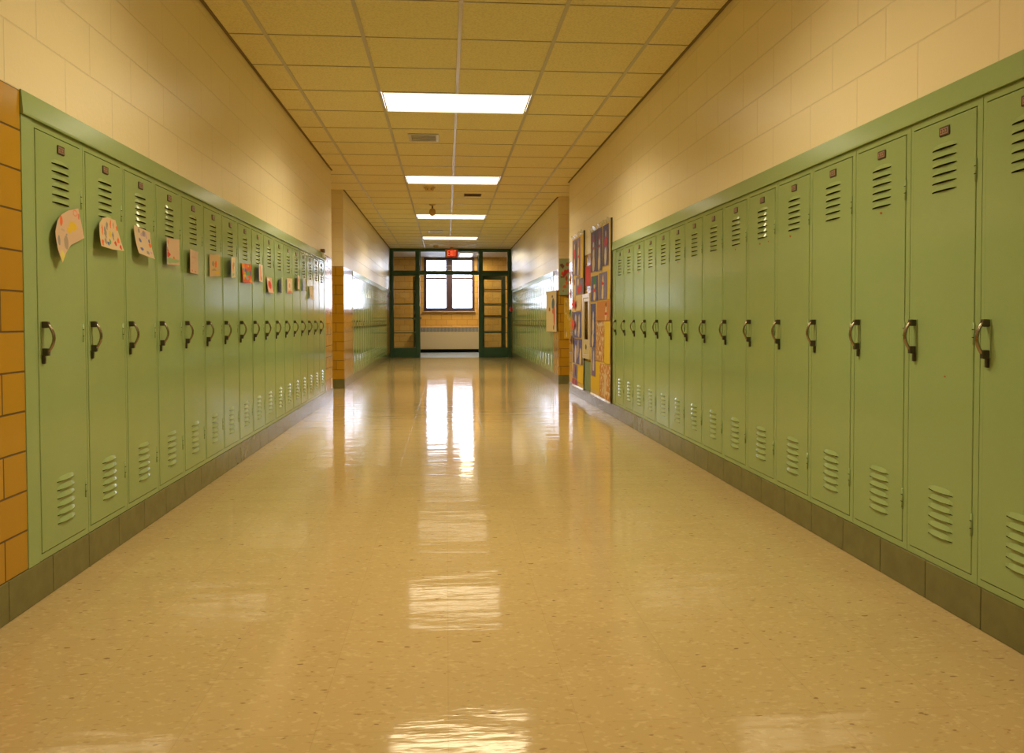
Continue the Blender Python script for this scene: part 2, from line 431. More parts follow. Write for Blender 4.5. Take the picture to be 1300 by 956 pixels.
# ------------------------------------------------------------------ one locker (local: x to the viewer's right, -y towards the corridor)
HZ0, HZ1 = ZB+.002, ZT
def make_locker():
    root = empty('locker')
    G = M['green']
    b = MB(); W = LW-.0025
    DX0, DX1, DZ0, DZ1 = .0165, W-.027, HZ0+.024, HZ1-.026
    b.box(0, W, .014, .33, HZ0, HZ1, M['gap'])
    b.box(0, DX0-.002, 0, .02, HZ0, HZ1, G); b.box(DX1+.002, W, 0, .02, HZ0, HZ1, G)
    b.box(DX0-.002, DX1+.002, 0, .02, HZ0, DZ0-.0025, G); b.box(DX0-.002, DX1+.002, 0, .02, DZ1+.0035, HZ1, G)
    b.build('body', root)
    # door with pressed louvres: six at the top, six at the bottom
    b = MB()
    b.box(DX0, DX1, -.0025, .012, DZ0, DZ1, G, .0022)
    lx0, lx1 = .125, .256
    for zt in [1.500-.0272*i for i in range(6)]+[.377-.0296*i for i in range(6)]:
        h, d = .0165, .0085       # a hood: closed at the top, its underside closed by a dark face
        n = 8
        top = []; low = []
        for i in range(n+1):
            t = i/n; x = lx0+(lx1-lx0)*t
            e = min(1, 3.2*min(t, 1-t)) ** .6 if 0 < t < 1 else 0
            low.append((x, -.0025-d*e, zt)); top.append((x, -.0026, zt+h*(.55+.45*e)))
        for i in range(n):
            f = b.face([top[i], top[i+1], low[i+1], low[i]] if i not in (0,) else [top[i], top[i+1], low[i+1], low[i]], G)
            f.smooth = True
            # near-black face painted as the shaded slit below the hood
            b.face([(low[i][0], -.0027, zt-.0035), (low[i][0], low[i][1]+.0004, zt), (low[i+1][0], low[i+1][1]+.0004, zt), (low[i+1][0], -.0027, zt-.0035)], M['dark'])
    door = b.build('door', root)
    # handle: top boss, bowed grip, latch block and tail
    b = MB(); hx = .040
    C, D = M['chrome'], M['steel_dark']
    b.box(hx-.010, hx+.010, -.0055, -.0028, .828, .945, G, .001)
    b.box(hx-.0095, hx+.0095, -.026, -.0028, .921, .944, D, .004)
    pts = []
    for i in range(11):
        t = i/10; a = math.pi*t
        pts.append((hx, -.020-.021*math.sin(a) ** .8, .936-.097*t))
    b.tube(pts, [.0068]+[.0052]*9+[.0068], C, 8, 1.25)
    b.box(hx-.0085, hx+.0085, -.026, -.0028, .826, .852, D, .003)
    b.box(hx-.0055, hx+.0055, -.0125, -.0028, .799, .829, D, .002)
    b.build('handle', door)
    # number plate: dark rim, tan face with three worn figures
    b = MB(); px, pz = .1915, 1.5535
    b.box(px-.026, px+.026, -.0060, -.0026, pz-.0150, pz+.0150, M['plate'], .003)
    b.box(px-.021, px+.021, -.0068, -.0058, pz-.010, pz+.010, M['plate_in'], .0006)
    for k in (-1, 0, 1):
        cx = px+k*.0125
        b.box(cx-.004, cx+.004, -.0072, -.0066, pz+.0035, pz+.0065, M['plate'])
        b.box(cx-.004, cx+.004, -.0072, -.0066, pz-.0065, pz-.0035, M['plate'])
        b.box(cx+.001, cx+.004, -.0072, -.0066, pz-.0065, pz+.0065, M['plate'])
    b.build('number_plate', door)
    for z in (1.40, .90, .31):
        b = MB(); b.tube([(DX1+.0008, -.0024, z-.035), (DX1+.0008, -.0024, z+.035)], .0036, G, 8)
        for dz in (-.012, .012): b.box(DX1-.003, DX1+.0046, -.0062, -.0040, z+dz-.0012, z+dz+.0012, M['dark'])
        b.build('hinge', root)
    return root
proto = make_locker()
used = False
def place(x, y, z, rz, label, group):
    global used
    o = proto if not used else copy_tree(proto)
    used = True
    o.location = (x, y, z); o.rotation_euler.z = rz
    tag(o, label, 'locker', group)
    return o
HALF = math.pi/2
# how each front locker looks on its own (what hangs on it)
for i in range(17):
    place(XL, LS+i*.3741+.00125, 0, HALF, f'pale green locker, {ordinal(i)} from the near end of the row hung with children\'s drawings'.replace('children\'s ', ''), 'lockers in the row hung with drawings')
RUST = {4: [(.150, 1.336, .009)], 2: [(.188, 1.339, .008)], 6: [(.183, 1.337, .009)], 5: [(.158, 1.335, .010), (.269, 1.336, .007)], 9: [(.193, 1.345, .012)], 12: [(.170, 1.348, .012)], 1: [(.206, .758, .005)]}
for i in range(15):
    lk = place(XR, RS+(i+1)*.3744-.00125, 0, -HALF, f'pale green locker, {ordinal(14-i)} from the display boards along their wall', 'lockers in the row before the display boards')
    for (rx, rz_, rr) in RUST.get(i, []):
        b = MB(); ring = [(rx+rr*(1+.3*math.sin(3*k))*math.cos(k*.5236), -.0032, rz_+rr*.6*(1+.3*math.cos(5*k))*math.sin(k*.5236)) for k in range(12)]
        b.prism([(p[0], p[2]) for p in ring], 'y', -.0033, -.0024, M['rust'])
        b.build('rust_stain', [c for c in lk.children if c.name.startswith('door')][0])
for i in range(18):
    place(XLF, FLS+i*LW+.00125, 0, HALF, f'distant green locker, {ordinal(i)} past the bare tiled pillar', 'lockers beyond the bare pillar')
for i in range(20):
    place(XRF, FRS+(i+1)*LW-.00125, 0, -HALF, f'distant green locker, {ordinal(i)} past the pillar hung with posters', 'lockers beyond the pillar with posters')

# ------------------------------------------------------------------ sheets of paper
def sheet(name, surf, s, y0, y1, z0, z1, mat, gap=.004, curl=.0, curl_kind='bottom', skew=0., nx=8, nz=8, parent=None, th=.0008, back=None):
    """a sheet on a side wall (s=+1: left wall) between y0..y1 and z0..z1; curl lifts an edge off the wall"""
    bm = bmesh.new(); uvl = bm.loops.layers.uv.new('UVMap')
    cy, cz = (y0+y1)/2, (z0+z1)/2
    g = {}
    for i in range(nx+1):
        for j in range(nz+1):
            u, v = i/nx, j/nz
            lift = {'bottom': (1-v) ** 2, 'side': abs(2*u-1) ** 2, 'left': (1-u) ** 2, 'right': u ** 2, 'wave': .5+.5*math.sin(u*9+v*3), 'corner': ((1-v)*(u)) ** 1.5}[curl_kind]
            out = gap+curl*lift
            # u runs to the viewer's right
            yy = (y0+(y1-y0)*u) if s > 0 else (y1-(y1-y0)*u)
            zz = z0+(z1-z0)*v+skew*(u-.5)
            g[i, j] = bm.verts.new((s*out, yy-cy, zz-cz))
    for i in range(nx):
        for j in range(nz):
            q = [(i, j), (i+1, j), (i+1, j+1), (i, j+1)]
            f = bm.faces.new([g[k] for k in q]); f.smooth = True
            for lp, k in zip(f.loops, q): lp[uvl].uv = (k[0]/nx, k[1]/nz)
    me = bpy.data.meshes.new(name); bm.to_mesh(me); bm.free(); me.materials.append(mat)
    o = bpy.data.objects.new(name, me); COL.objects.link(o)
    md = o.modifiers.new('thickness', 'SOLIDIFY'); md.thickness = th; md.offset = 0
    es = o.modifiers.new('crisp_edges', 'EDGE_SPLIT'); es.split_angle = math.radians(40)
    if parent: o.parent = parent
    o.location = (surf, cy, cz)
    return o

def poly_sheet(name, surf, s, pts, mat, lift, rings=7):
    """a cut sheet with a free outline (y, z), lifted off the wall by lift(u, v)"""
    bm = bmesh.new(); uvl = bm.loops.layers.uv.new('UVMap')
    ys = [p[0] for p in pts]; zs = [p[1] for p in pts]
    y0, y1, z0, z1 = min(ys), max(ys), min(zs), max(zs); cy, cz = (y0+y1)/2, (z0+z1)/2
    ring = []
    for k, p in enumerate(pts):
        q = pts[(k+1) % len(pts)]
        for t in (0, .34, .67): ring.append((p[0]+(q[0]-p[0])*t, p[1]+(q[1]-p[1])*t))
    mc = (sum(p[0] for p in ring)/len(ring), sum(p[1] for p in ring)/len(ring))
    def uvof(y, z): return ((y-y0)/(y1-y0), (z-z0)/(z1-z0))
    V = []
    for r in range(rings+1):
        f = r/rings; row = []
        for p in ring:
            y, z = mc[0]+(p[0]-mc[0])*f, mc[1]+(p[1]-mc[1])*f
            row.append((bm.verts.new((s*lift(*uvof(y, z)), y-cy, z-cz)), uvof(y, z)))
        V.append(row)
    n = len(ring)
    for r in range(rings):
        for k in range(n):
            q = [V[r][k], V[r+1][k], V[r+1][(k+1) % n], V[r][(k+1) % n]]
            f = bm.faces.new([a[0] for a in q]); f.smooth = True
            for lp, a in zip(f.loops, q): lp[uvl].uv = a[1]
    bmesh.ops.remove_doubles(bm, verts=bm.verts, dist=1e-5)
    bmesh.ops.recalc_face_normals(bm, faces=bm.faces)
    me = bpy.data.meshes.new(name); bm.to_mesh(me); bm.free(); me.materials.append(mat)
    o = bpy.data.objects.new(name, me); COL.objects.link(o)
    md = o.modifiers.new('thickness', 'SOLIDIFY'); md.thickness = .0008; md.offset = 0
    es = o.modifiers.new('crisp_edges', 'EDGE_SPLIT'); es.split_angle = math.radians(40)
    o.location = (surf, cy, cz)
    return o

PAPER = (.62, .46, .31); PINKP = (.62, .43, .31); WHITEP = (.68, .58, .50)
OR, RD, YL, GY, BL, GN, PU = (.75, .14, .03), (.60, .04, .03), (.70, .46, .03), (.26, .24, .24), (.10, .13, .38), (.12, .32, .10), (.28, .10, .26)
def scribble(seed, n, cols, r=.07):
    rr = random.Random(seed)
    return [(rr.uniform(.1, .9), rr.uniform(.1, .9), rr.uniform(r*.5, r*1.3), rr.uniform(r*.5, r*1.3), rr.choice(cols)) for _ in range(n)]
DX = XL+.0045                     # face of the left locker doors (louvre hoods stand a little further out)
o = poly_sheet('drawing', DX, 1, [(2.897, 1.254), (2.922, 1.297), (2.962, 1.323), (3.029, 1.346), (3.107, 1.364), (3.153, 1.259), (3.042, 1.222), (2.99, 1.19), (2.944, 1.15), (2.91, 1.195)],
    sheet_mat('drawing_paint_spots', PINKP, [(.23, .70, .055, .085, OR), (.64, .66, .13, .075, YL), (.52, .58, .08, .05, YL), (.13, .37, .05, .085, GY), (.40, .36, .085, .12, (.36, .28, .22)), (.72, .90, .08, .06, (.70, .24, .16)), (.72, .90, .05, .035, PINKP), (.83, .86, .03, .05, (.6, .2, .15)), (.22, .12, .07, .09, (.66, .58, .10)), (.28, .56, .07, .02, (.5, .38, .28)), (.42, .50, .03, .02, (.3, .3, .3))], warp=.012),
    lambda u, v: .006+.030*max(0, .55-u) ** 1.2+.016*max(0, .4-v))
tag(o, 'large curled painting with an orange dot and yellow mark, on the nearest drawings-row locker', 'drawing', 'drawings taped along the lockers')
o = poly_sheet('drawing', DX, 1, [(3.237, 1.237), (3.242, 1.29), (3.25, 1.325), (3.29, 1.353), (3.34, 1.362), (3.421, 1.359), (3.455, 1.29), (3.477, 1.238), (3.36, 1.234)],
    sheet_mat('drawing_many_marks', (.64, .48, .30), [(.16, .55, .035, .16, OR), (.28, .5, .04, .2, GY), (.5, .48, .07, .10, YL), (.38, .72, .04, .13, GY), (.55, .80, .03, .12, OR), (.68, .78, .03, .10, (.5, .3, .2)), (.82, .72, .035, .08, OR), (.62, .45, .045, .12, GY), (.82, .34, .05, .09, OR), (.68, .22, .05, .09, RD), (.88, .13, .05, .08, RD), (.45, .22, .05, .08, GN), (.25, .22, .06, .09, GY), (.10, .16, .05, .09, OR), (.36, .16, .05, .05, BL)], warp=.03),
    lambda u, v: .014+.012*max(0, .6-u)+.012*(1-v) ** 2)
tag(o, 'arched drawing crowded with small red and grey strokes, on the second locker along', 'drawing', 'drawings taped along the lockers')
ALL = [OR, RD, BL, GY, YL, GN, PU]
DR = [ # y0, y1, z0, z1, base, spots, curl, kind, skew, label
 (3.62, 3.81, 1.235, 1.358, PAPER, scribble(3, 12, [BL, OR, GY, (.5, .3, .5)], .08), .02, 'bottom', -.012, 'drawing with blue and orange figures, third along the row of lockers'),
 (3.985, 4.165, 1.222, 1.352, PINKP, scribble(4, 6, [RD, OR], .08)+[(.5, .16, .5, .10, (.30, .42, .22)), (.3, .38, .22, .10, RD)], .015, 'side', .006, 'drawing with a green band and red marks along its lower half'),
 (4.355, 4.545, 1.200, 1.325, PINKP, [(.5, .7, .3, .05, (.62, .36, .24)), (.4, .45, .2, .05, (.62, .40, .28)), (.3, .12, .05, .04, RD), (.7, .1, .05, .04, RD)], .016, 'left', 0, 'nearly plain peach drawing with two tiny red dots at its foot'),
 (4.755, 4.935, 1.206, 1.335, (.60, .42, .22), [(.62, .55, .09, .16, OR), (.38, .58, .12, .12, (.32, .26, .18)), (.45, .30, .20, .05, (.45, .30, .15)), (.7, .2, .2, .06, YL)], .012, 'right', .012, 'tan drawing with an orange blot beside a dark smudge'),
 (5.120, 5.300, 1.218, 1.348, (.72, .58, .38), [(.10, .5, .12, .5, (.84, .78, .74)), (.6, .5, .10, .22, OR), (.75, .65, .12, .12, (.45, .40, .18)), (.5, .15, .3, .10, (.38, .48, .34))], .022, 'left', .012, 'drawing with its pale left edge curling off the seventh locker'),
 (5.490, 5.750, 1.205, 1.335, (.62, .10, .03), scribble(8, 26, [OR, YL, BL, GN, (.75, .30, .03), (.30, .34, .40)], .12), .008, 'bottom', .006, 'densely coloured red, orange and blue painting'),
 (5.870, 6.065, 1.230, 1.356, WHITEP, [(.62, .5, .20, .25, (.78, .32, .20)), (.7, .2, .16, .16, OR), (.5, .8, .14, .1, (.70, .30, .18)), (.12, .5, .10, .5, (.88, .84, .78))], .02, 'left', 0, 'whitish drawing with orange figures, right after the densely coloured painting'),
 (6.23, 6.41, 1.160, 1.280, (.60, .36, .30), [(.5, .5, .28, .26, RD), (.7, .2, .14, .1, (.7, .3, .3)), (.3, .85, .2, .08, (.8, .7, .6))], .014, 'bottom', 0, 'pinkish drawing with one big red blot, tenth along'),
 (6.635, 6.80, 1.175, 1.298, WHITEP, [(.15, .5, .14, .5, (.30, .24, .26)), (.7, .4, .2, .3, (.78, .45, .30))], .03, 'left', .01, 'narrow drawing with a dark strip down its curled edge'),
 (7.01, 7.185, 1.188, 1.312, (.62, .44, .33), [(.5, .5, .3, .3, WHITEP), (.5, .5, .16, .18, (.62, .30, .22)), (.5, .05, .5, .06, OR)], .012, 'right', .006, 'small drawing with a pale square inside an orange border'),
 (7.37, 7.56, 1.233, 1.359, WHITEP, [(.6, .65, .14, .16, RD), (.6, .35, .2, .16, (.70, .45, .40)), (.2, .5, .10, .4, (.55, .40, .42))], .018, 'left', 0, 'pale drawing with a red spot, hung higher than its neighbours'),
 (7.73, 7.93, 1.228, 1.348, PINKP, [(.2, .5, .16, .5, (.84, .80, .78)), (.7, .3, .2, .2, OR)], .032, 'left', .006, 'half-curled drawing with an orange corner, fourteenth along'),
 (8.12, 8.33, 1.158, 1.292, WHITEP, [(.5, .5, .25, .25, (.75, .62, .60)), (.4, .25, .14, .10, (.6, .35, .35))], .016, 'bottom', .01, 'low-hung pale drawing, last one before the bare lockers')]
for i, (y0, y1, z0, z1, base, spots, curl, kind, skew, lab) in enumerate(DR):
    o = sheet('drawing', DX, 1, y0, y1, z0, z1, sheet_mat(f'drawing_{i}', base, spots, warp=.03), gap=.013 if z1 > 1.34 else .006, curl=curl, curl_kind=kind, skew=skew)
    tag(o, lab, 'drawing', 'drawings taped along the lockers')

# ------------------------------------------------------------------ display boards on the right wall
XBD = XR-.002
def board(name, y0, y1, z0, z1, label):
    root = empty(name, (XR, (y0+y1)/2, z0)); tag(root, label, 'display board', 'display boards on the wall')
    b = MB(); h = z1-z0; w = (y1-y0)/2
    b.box(-.014, -.001, -w, w, 0, h, M['kraft'], .002)
    b.build('backing', root)
    # crumpled clear film edge standing above the paper
    bm = MB(); k = 14
    for i in range(k):
        a0, a1 = -w+2*w*i/k, -w+2*w*(i+1)/k
        z_a, z_b = h+.012+.028*abs(math.sin(i*1.3)), h+.012+.028*abs(math.sin((i+1)*1.3))
        xa, xb = -.016-.02*abs(math.sin(i*2.1)), -.016-.02*abs(math.sin((i+1)*2.1))
        bm.face([(-.0145, a0, h-.01), (-.0145, a1, h-.01), (xb, a1, z_b), (xa, a0, z_a)], M['foil'])
    for i in range(k):
        a0, a1 = -w+2*w*i/k, -w+2*w*(i+1)/k
        z_a, z_b = -.004-.03*abs(math.sin(i*1.7)), -.004-.03*abs(math.sin((i+1)*1.7))
        bm.face([(-.0145, a0, .008), (-.0145, a1, .008), (-.026, a1, z_b*.5), (-.026, a0, z_a*.5)], M['foil'])
    o = bm.build('film_edge', root)
    md = o.modifiers.new('thickness', 'SOLIDIFY'); md.thickness = .001
    bb = MB(); bb.box(-.018, -.001, -w-.012, -w, -.01, h+.02, M['steel_dark'], .001); bb.build('edge_strip', root)
    return root
board('display_board', 7.70, 8.80, .131, 1.92, 'tall papered display board beside the green lockers, covered with snowman pictures')
board('display_board', 9.25, 10.10, .125, 1.97, 'narrow papered display board at the corner, farther from the lockers')
NAVY, PURP, SNOW, ORNG, YELP = (.070, .066, .240), (.165, .135, .285), (.60, .47, .31), (.52, .20, .03), (.66, .44, .015)
def snowman(hat, scarf, cx=.5, arms=True, lean=0.):
    s = [(cx, .20, .20, .20, SNOW), (cx+lean, .46, .15, .13, SNOW), (cx+lean*1.5, .66, .12, .09, SNOW), (cx+lean*1.5, .78, .15, .05, hat), (cx+lean*1.5, .85, .09, .08, hat), (cx+lean, .58, .17, .035, scarf)]
    return s
def pic(rect, base, spots, label, grain=((.34, .32, .46), 48., .57, .64, 1.), group='pictures on the display boards', curl=.006, gap=.0155, kind='bottom', warp=.015, name='picture'):
    y0, y1, z0, z1 = rect
    o = sheet(name, XR, -1, y0, y1, z0, z1, sheet_mat('collage', base, spots, grain=grain, warp=warp), gap=gap, curl=curl, curl_kind=kind, nx=6, nz=6)
    tag(o, label, 'picture', group); return o
HR, HG = (.55, .03, .03), (.02, .20, .06)
pic((8.43, 8.77, 1.467, 1.905), NAVY, snowman(HR, (.45, .10, .05), .5, lean=-.03), 'navy snowman picture at the top corner away from the lockers')
pic((8.13, 8.42, 1.457, 1.905), NAVY, snowman(HR, HR, .5), 'navy snowman picture with a red cap and red scarf, top row middle')
pic((7.80, 8.09, 1.491, 1.90), NAVY, [(.5, .25, .17, .25, SNOW), (.5, .58, .20, .14, HR), (.5, .78, .09, .08, SNOW)], 'navy picture of a red-coated snowman, top row beside the lockers')
pic((8.36, 8.755, 1.15, 1.42), NAVY, [(.55, .20, .16, .2, SNOW), (.5, .42, .22, .07, HR), (.5, .60, .12, .12, SNOW), (.5, .82, .22, .17, HG)], 'snowman picture with a green hat, second row')
pic((7.87, 8.31, 1.155, 1.43), PURP, [(.5, .22, .12, .25, SNOW), (.5, .6, .10, .3, SNOW), (.5, .58, .17, .05, HR), (.4, .62, .08, .06, HR)], 'dull purple picture of a slim snowman with a red scarf')
pic((7.715, 7.85, 1.147, 1.44), YELP, [], 'yellow paper strip near the locker end, upper middle', grain=None)
pic((7.715, 8.42, .937, 1.138), ORNG, [(.70, .30, .07, .30, SNOW), (.70, .62, .05, .10, SNOW), (.70, .35, .09, .07, HR), (.70, .8, .05, .12, (.2, .08, .03))], 'wide orange-brown picture with a small snowman', grain=((.30, .12, .03), 25., .58, .66, 1.))
pic((8.49, 8.775, .644, 1.12), (.05, .055, .27), [(.45, .17, .20, .16, SNOW), (.5, .48, .2, .2, SNOW), (.52, .73, .12, .10, SNOW), (.5, .36, .22, .03, (.4, .35, .4)), (.75, .55, .05, .2, (.03, .03, .1))], 'tall blue picture of a white snowman near the wall cabinet')
pic((8.02, 8.47, .517, .978), (.42, .16, .03), [(.35, .9, .03, .1, (.1, .04, .02)), (.5, .9, .03, .1, (.1, .04, .02)), (.2, .9, .03, .1, (.1, .04, .02)), (.5, .82, .4, .03, SNOW)], 'orange and white streaked collage in the middle of the board', grain=((.70, .54, .36), 9., .51, .57, 2.2), warp=.05)
pic((7.715, 8.0, .506, .93), YELP, [], 'plain yellow paper below the wide orange-brown picture', grain=None)
pic((8.49, 8.725, .335, .636), PURP, [(.5, .4, .17, .35, SNOW), (.5, .78, .12, .12, SNOW), (.5, .10, .4, .08, (.2, .1, .25))], 'small purple picture under the tall blue one')
pic((8.275, 8.78, .185, .50), YELP, [], 'yellow paper in the bottom corner next to the wall cabinet', grain=None, gap=.0150, curl=.002)
pic((7.715, 8.265, .145, .491), (.48, .20, .03), [(.55, .45, .10, .42, SNOW), (.35, .3, .06, .2, SNOW)], 'orange collage with white strokes, lowest by the lockers', grain=((.66, .52, .36), 8., .53, .58, 1.8), warp=.06)
# the corner board
g2 = 'pictures on the display boards'
pic((9.77, 10.05, 1.50, 1.94), PURP, [(.5, .25, .2, .25, SNOW), (.5, .6, .18, .14, HR), (.5, .8, .1, .08, SNOW), (.93, .6, .10, .4, (.02, .015, .02))], 'purple snowman picture with a black edge, corner board top')
pic((9.475, 9.745, 1.481, 1.94), PURP, [(.5, .25, .17, .25, SNOW), (.5, .62, .14, .15, SNOW), (.5, .50, .18, .03, HR), (.5, .84, .13, .08, (.45, .25, .25))], 'purple snowman picture with a thin red scarf, corner board top middle')
pic((9.262, 9.45, 1.439, 1.94), YELP, [(.15, .4, .16, .4, (.75, .45, .30))], 'yellow and peach strip at the top of the corner board', grain=None)
pic((9.29, 9.79, 1.255, 1.468), PURP, [(.5, .25, .28, .2, HR), (.75, .35, .12, .2, HR), (.3, .7, .12, .2, SNOW)], 'purple picture with a broad red scarf, corner board')
pic((9.80, 10.05, 1.222, 1.478), (.55, .42, .25), [(.5, .3, .2, .25, SNOW), (.6, .75, .2, .15, (.3, .1, .04))], 'tan picture with brown leaf shape, corner board edge', grain=None)
pic((9.39, 9.80, 1.055, 1.242), (.60, .46, .25), [(.5, .5, .2, .5, SNOW), (.2, .4, .08, .3, (.3, .2, .15))], 'plain tan picture under the red scarf one', grain=None)
pic((9.40, 10.05, .730, 1.043), NAVY, [(.35, .5, .10, .42, SNOW), (.75, .45, .07, .45, SNOW), (.62, .15, .1, .12, (.2, .2, .4))], 'wide navy picture with two white figures, corner board middle')
pic((9.315, 10.03, .407, .715), (.07, .06, .26), [(.3, .35, .10, .40, SNOW), (.8, .3, .09, .35, SNOW), (.55, .6, .04, .35, SNOW)], 'navy picture with three white columns, corner board lower half')
pic((9.69, 10.03, .219, .39), PURP, [(.6, .5, .12, .4, (.05, .04, .08)), (.2, .6, .12, .3, (.5, .08, .08))], 'purple scrap with dark and red strokes low on the corner board')
pic((9.262, 9.665, .192, .43), YELP, [], 'yellow paper low on the corner board', grain=None)
pic((9.68, 10.08, .135, .207), (.35, .10, .18), [(.25, .5, .12, .5, HR), (.7, .5, .1, .5, NAVY)], 'thin red and purple strip at the foot of the corner board', grain=None)
# loose cut-outs
def cut(y0, y1, z0, z1, col, lab, s_mat=None):
    pts = []
    cy, cz = (y0+y1)/2, (z0+z1)/2
    for k in range(12):
        a = 2*math.pi*k/12; r = 1 if k % 2 == 0 else .62
        pts.append((cy+(y1-y0)/2*r*math.cos(a), cz+(z1-z0)/2*r*math.sin(a)))
    o = poly_sheet('paper_cutout', XR, -1, pts, simple('cutout', col, .7, noise=.2), lambda u, v: .028+.03*abs(u-.5), 4)
    tag(o, lab, 'paper cutout', 'paper cutouts at the wall corner'); return o
cut(9.69, 9.99, 1.07, 1.21, (.62, .06, .07), 'upper pinkish red paper cutout on the corner board')
cut(9.74, 10.02, .81, .97, (.62, .05, .06), 'lower pinkish red paper cutout on the corner board')
cut(9.97, 10.16, 1.20, 1.36, (.22, .07, .02), 'brown leaf cutout beside the red ones, at the board edge')
cut(10.0, 10.18, 1.37, 1.55, (.30, .10, .02), 'rust brown leaf cutout highest on the corner board edge')
cut(9.92, 10.12, .62, .76, (.10, .02, .02), 'dark maroon leaf cutout lowest on the corner board edge')
cut(10.02, 10.20, .97, 1.09, (.04, .10, .02), 'dark green leaf cutout on the corner board edge')
# red poster, green panel and recessed cabinet between the boards
o = sheet('poster', XR, -1, 8.84, 9.17, 1.335, 1.555, sheet_mat('red_poster', (.60, .035, .045), [], grain=((.52, .04, .05), 3, .4, .6, 1)), gap=.006, curl=.006)
tag(o, 'plain red poster above the cream wall cabinet', 'poster')
o = sheet('poster', XR, -1, 8.83, 9.22, .135, .47, sheet_mat('grey_green_poster', (.17, .23, .14), [], grain=((.2, .27, .17), 4, .4, .6, 1)), gap=.007, curl=.004)
tag(o, 'dull grey-green sheet below the cream wall cabinet', 'poster')
cab = empty('wall_cabinet', (XR, 9.04, .50)); tag(cab, 'cream wall cabinet with a tall narrow window, between the display boards', 'cabinet')
CM = simple('cream_enamel', (.66, .55, .34), .3)
b_ = MB(); w, h = .235, .745
b_.box(-.028, -.001, -w, -w+.05, 0, h, CM, .003); b_.box(-.028, -.001, w-.05, w, 0, h, CM, .003)
b_.box(-.028, -.001, -w+.05, w-.05, h-.05, h, CM, .003); b_.box(-.028, -.001, -w+.05, w-.05, 0, .05, CM, .003)
b_.build('body', cab)
b_ = MB()
b_.box(-.024, -.016, -w+.054, w-.054, .054, .22, CM, .002); b_.box(-.024, -.016, -w+.054, w-.054, h-.09, h-.054, CM, .002)
b_.box(-.024, -.016, -w+.054, -w+.12, .22, h-.09, CM, .002); b_.box(-.024, -.016, w-.12, w-.054, .22, h-.09, CM, .002)
dr = b_.build('door', cab)
b_ = MB(); b_.box(-.021, -.018, -w+.12, w-.12, .22, h-.09, M['glass']); b_.build('pane', dr)
b_ = MB(); b_.box(-.012, -.002, -w+.055, w-.055, .055, h-.055, simple('cabinet_inside', (.40, .31, .15), .6)); b_.build('back_panel', cab)
b_ = MB()
for k in range(16):
    a0, a1 = 2*math.pi*k/16, 2*math.pi*(k+1)/16
    b_.face([(-.0255, .045*math.cos(a0), .135+.030*math.sin(a0)), (-.0255, .045*math.cos(a1), .135+.030*math.sin(a1)), (-.0255, .024*math.cos(a1), .135+.016*math.sin(a1)), (-.0255, .024*math.cos(a0), .135+.016*math.sin(a0))], M['plate'])
b_.box(-.026, -.0245, -.010, .010, .127, .143, M['plate']); b_.build('emblem', dr)

# pillar posters
def xsheet(name, y, x0, x1, z0, z1, mat, gap=.004, curl=.01, kind='bottom'):
    o = sheet(name, 0, -1, x0, x1, z0, z1, mat, gap=gap, curl=curl, curl_kind=kind, nx=6, nz=6)
    # the sheet was laid out for the right wall (facing -x): turn it to face the corridor end (-y)
    o.rotation_euler.z = HALF; o.location = ((x0+x1)/2, y, (z0+z1)/2)
    return o
fl = [(.25, .80, .16, .06, (.16, .06, .03)), (.72, .84, .18, .05, (.45, .10, .03)), (.30, .60, .14, .05, RD), (.52, .63, .15, .07, (.45, .02, .03)), (.76, .66, .16, .05, (.48, .03, .03)), (.42, .55, .14, .04, (.30, .03, .03)), (.25, .5, .16, .025, (.25, .05, .02)), (.60, .46, .10, .07, (.40, .06, .03)), (.62, .34, .14, .04, OR), (.45, .22, .17, .045, (.55, .10, .03)), (.30, .12, .08, .02, (.4, .1, .04)), (.84, .08, .12, .03, (.4, .08, .02))]
o = xsheet('poster', 11.665, 1.655, 1.835, 1.31, 1.845, sheet_mat('leaf_poster', (.29, .35, .20), fl, warp=.03))
tag(o, 'sage green poster with red leaves on the tiled pillar', 'poster')
o = xsheet('poster', 11.665, 1.725, 1.850, .67, 1.27, sheet_mat('spotted_poster', (.62, .40, .03), scribble(21, 14, [(.7, .62, .4), (.45, .30, .1), (.7, .6, .35)], .07), warp=.02), curl=.006)
tag(o, 'narrow yellow speckled poster on the pillar, under the leaf poster', 'poster')
rot = sheet_mat('figure_poster', (.62, .49, .27), [(.50, .86, .07, .03, (.2, .1, .05)), (.58, .68, .13, .14, (.06, .10, .13)), (.68, .38, .08, .24, (.55, .10, .02)), (.62, .50, .14, .07, (.55, .10, .02)), (.62, .10, .05, .06, (.15, .05, .03)), (.25, .55, .06, .05, (.35, .08, .04)), (.95, .5, .07, .6, (.09, .035, .02))], warp=.01)
o = sheet('poster', XRF, -1, 11.72, 12.62, .765, 1.39, rot, gap=.012, curl=.05, curl_kind='left', skew=0)
tag(o, 'tan poster of a blue and orange figure, just past the pillar', 'poster')
# leaf cutouts on the pillar
for (cx, cz, rx, rz_, col, lab) in ((1.80, 1.29, .045, .04, (.26, .08, .02), 'brown leaf cutout between the two pillar posters'), (1.845, 1.05, .04, .06, (.05, .08, .02), 'dark green leaf cutout on the yellow pillar poster')):
    b = MB(); ring = []
    for k in range(14):
        a = 2*math.pi*k/14; r = 1 if k % 2 == 0 else .65
        ring.append((cx+rx*r*math.cos(a), 11.645-.012*abs(math.cos(a)), cz+rz_*r*math.sin(a)))
    for k in range(14): b.face([(cx, 11.65, cz), ring[k], ring[(k+1) % 14]], simple('leaf', col, .7))
    bmesh.ops.remove_doubles(b.bm, verts=b.bm.verts, dist=1e-5)
    o = b.build('paper_cutout'); md = o.modifiers.new('thickness', 'SOLIDIFY'); md.thickness = .001
    tag(o, lab, 'paper cutout', 'leaf cutouts on the pillar')

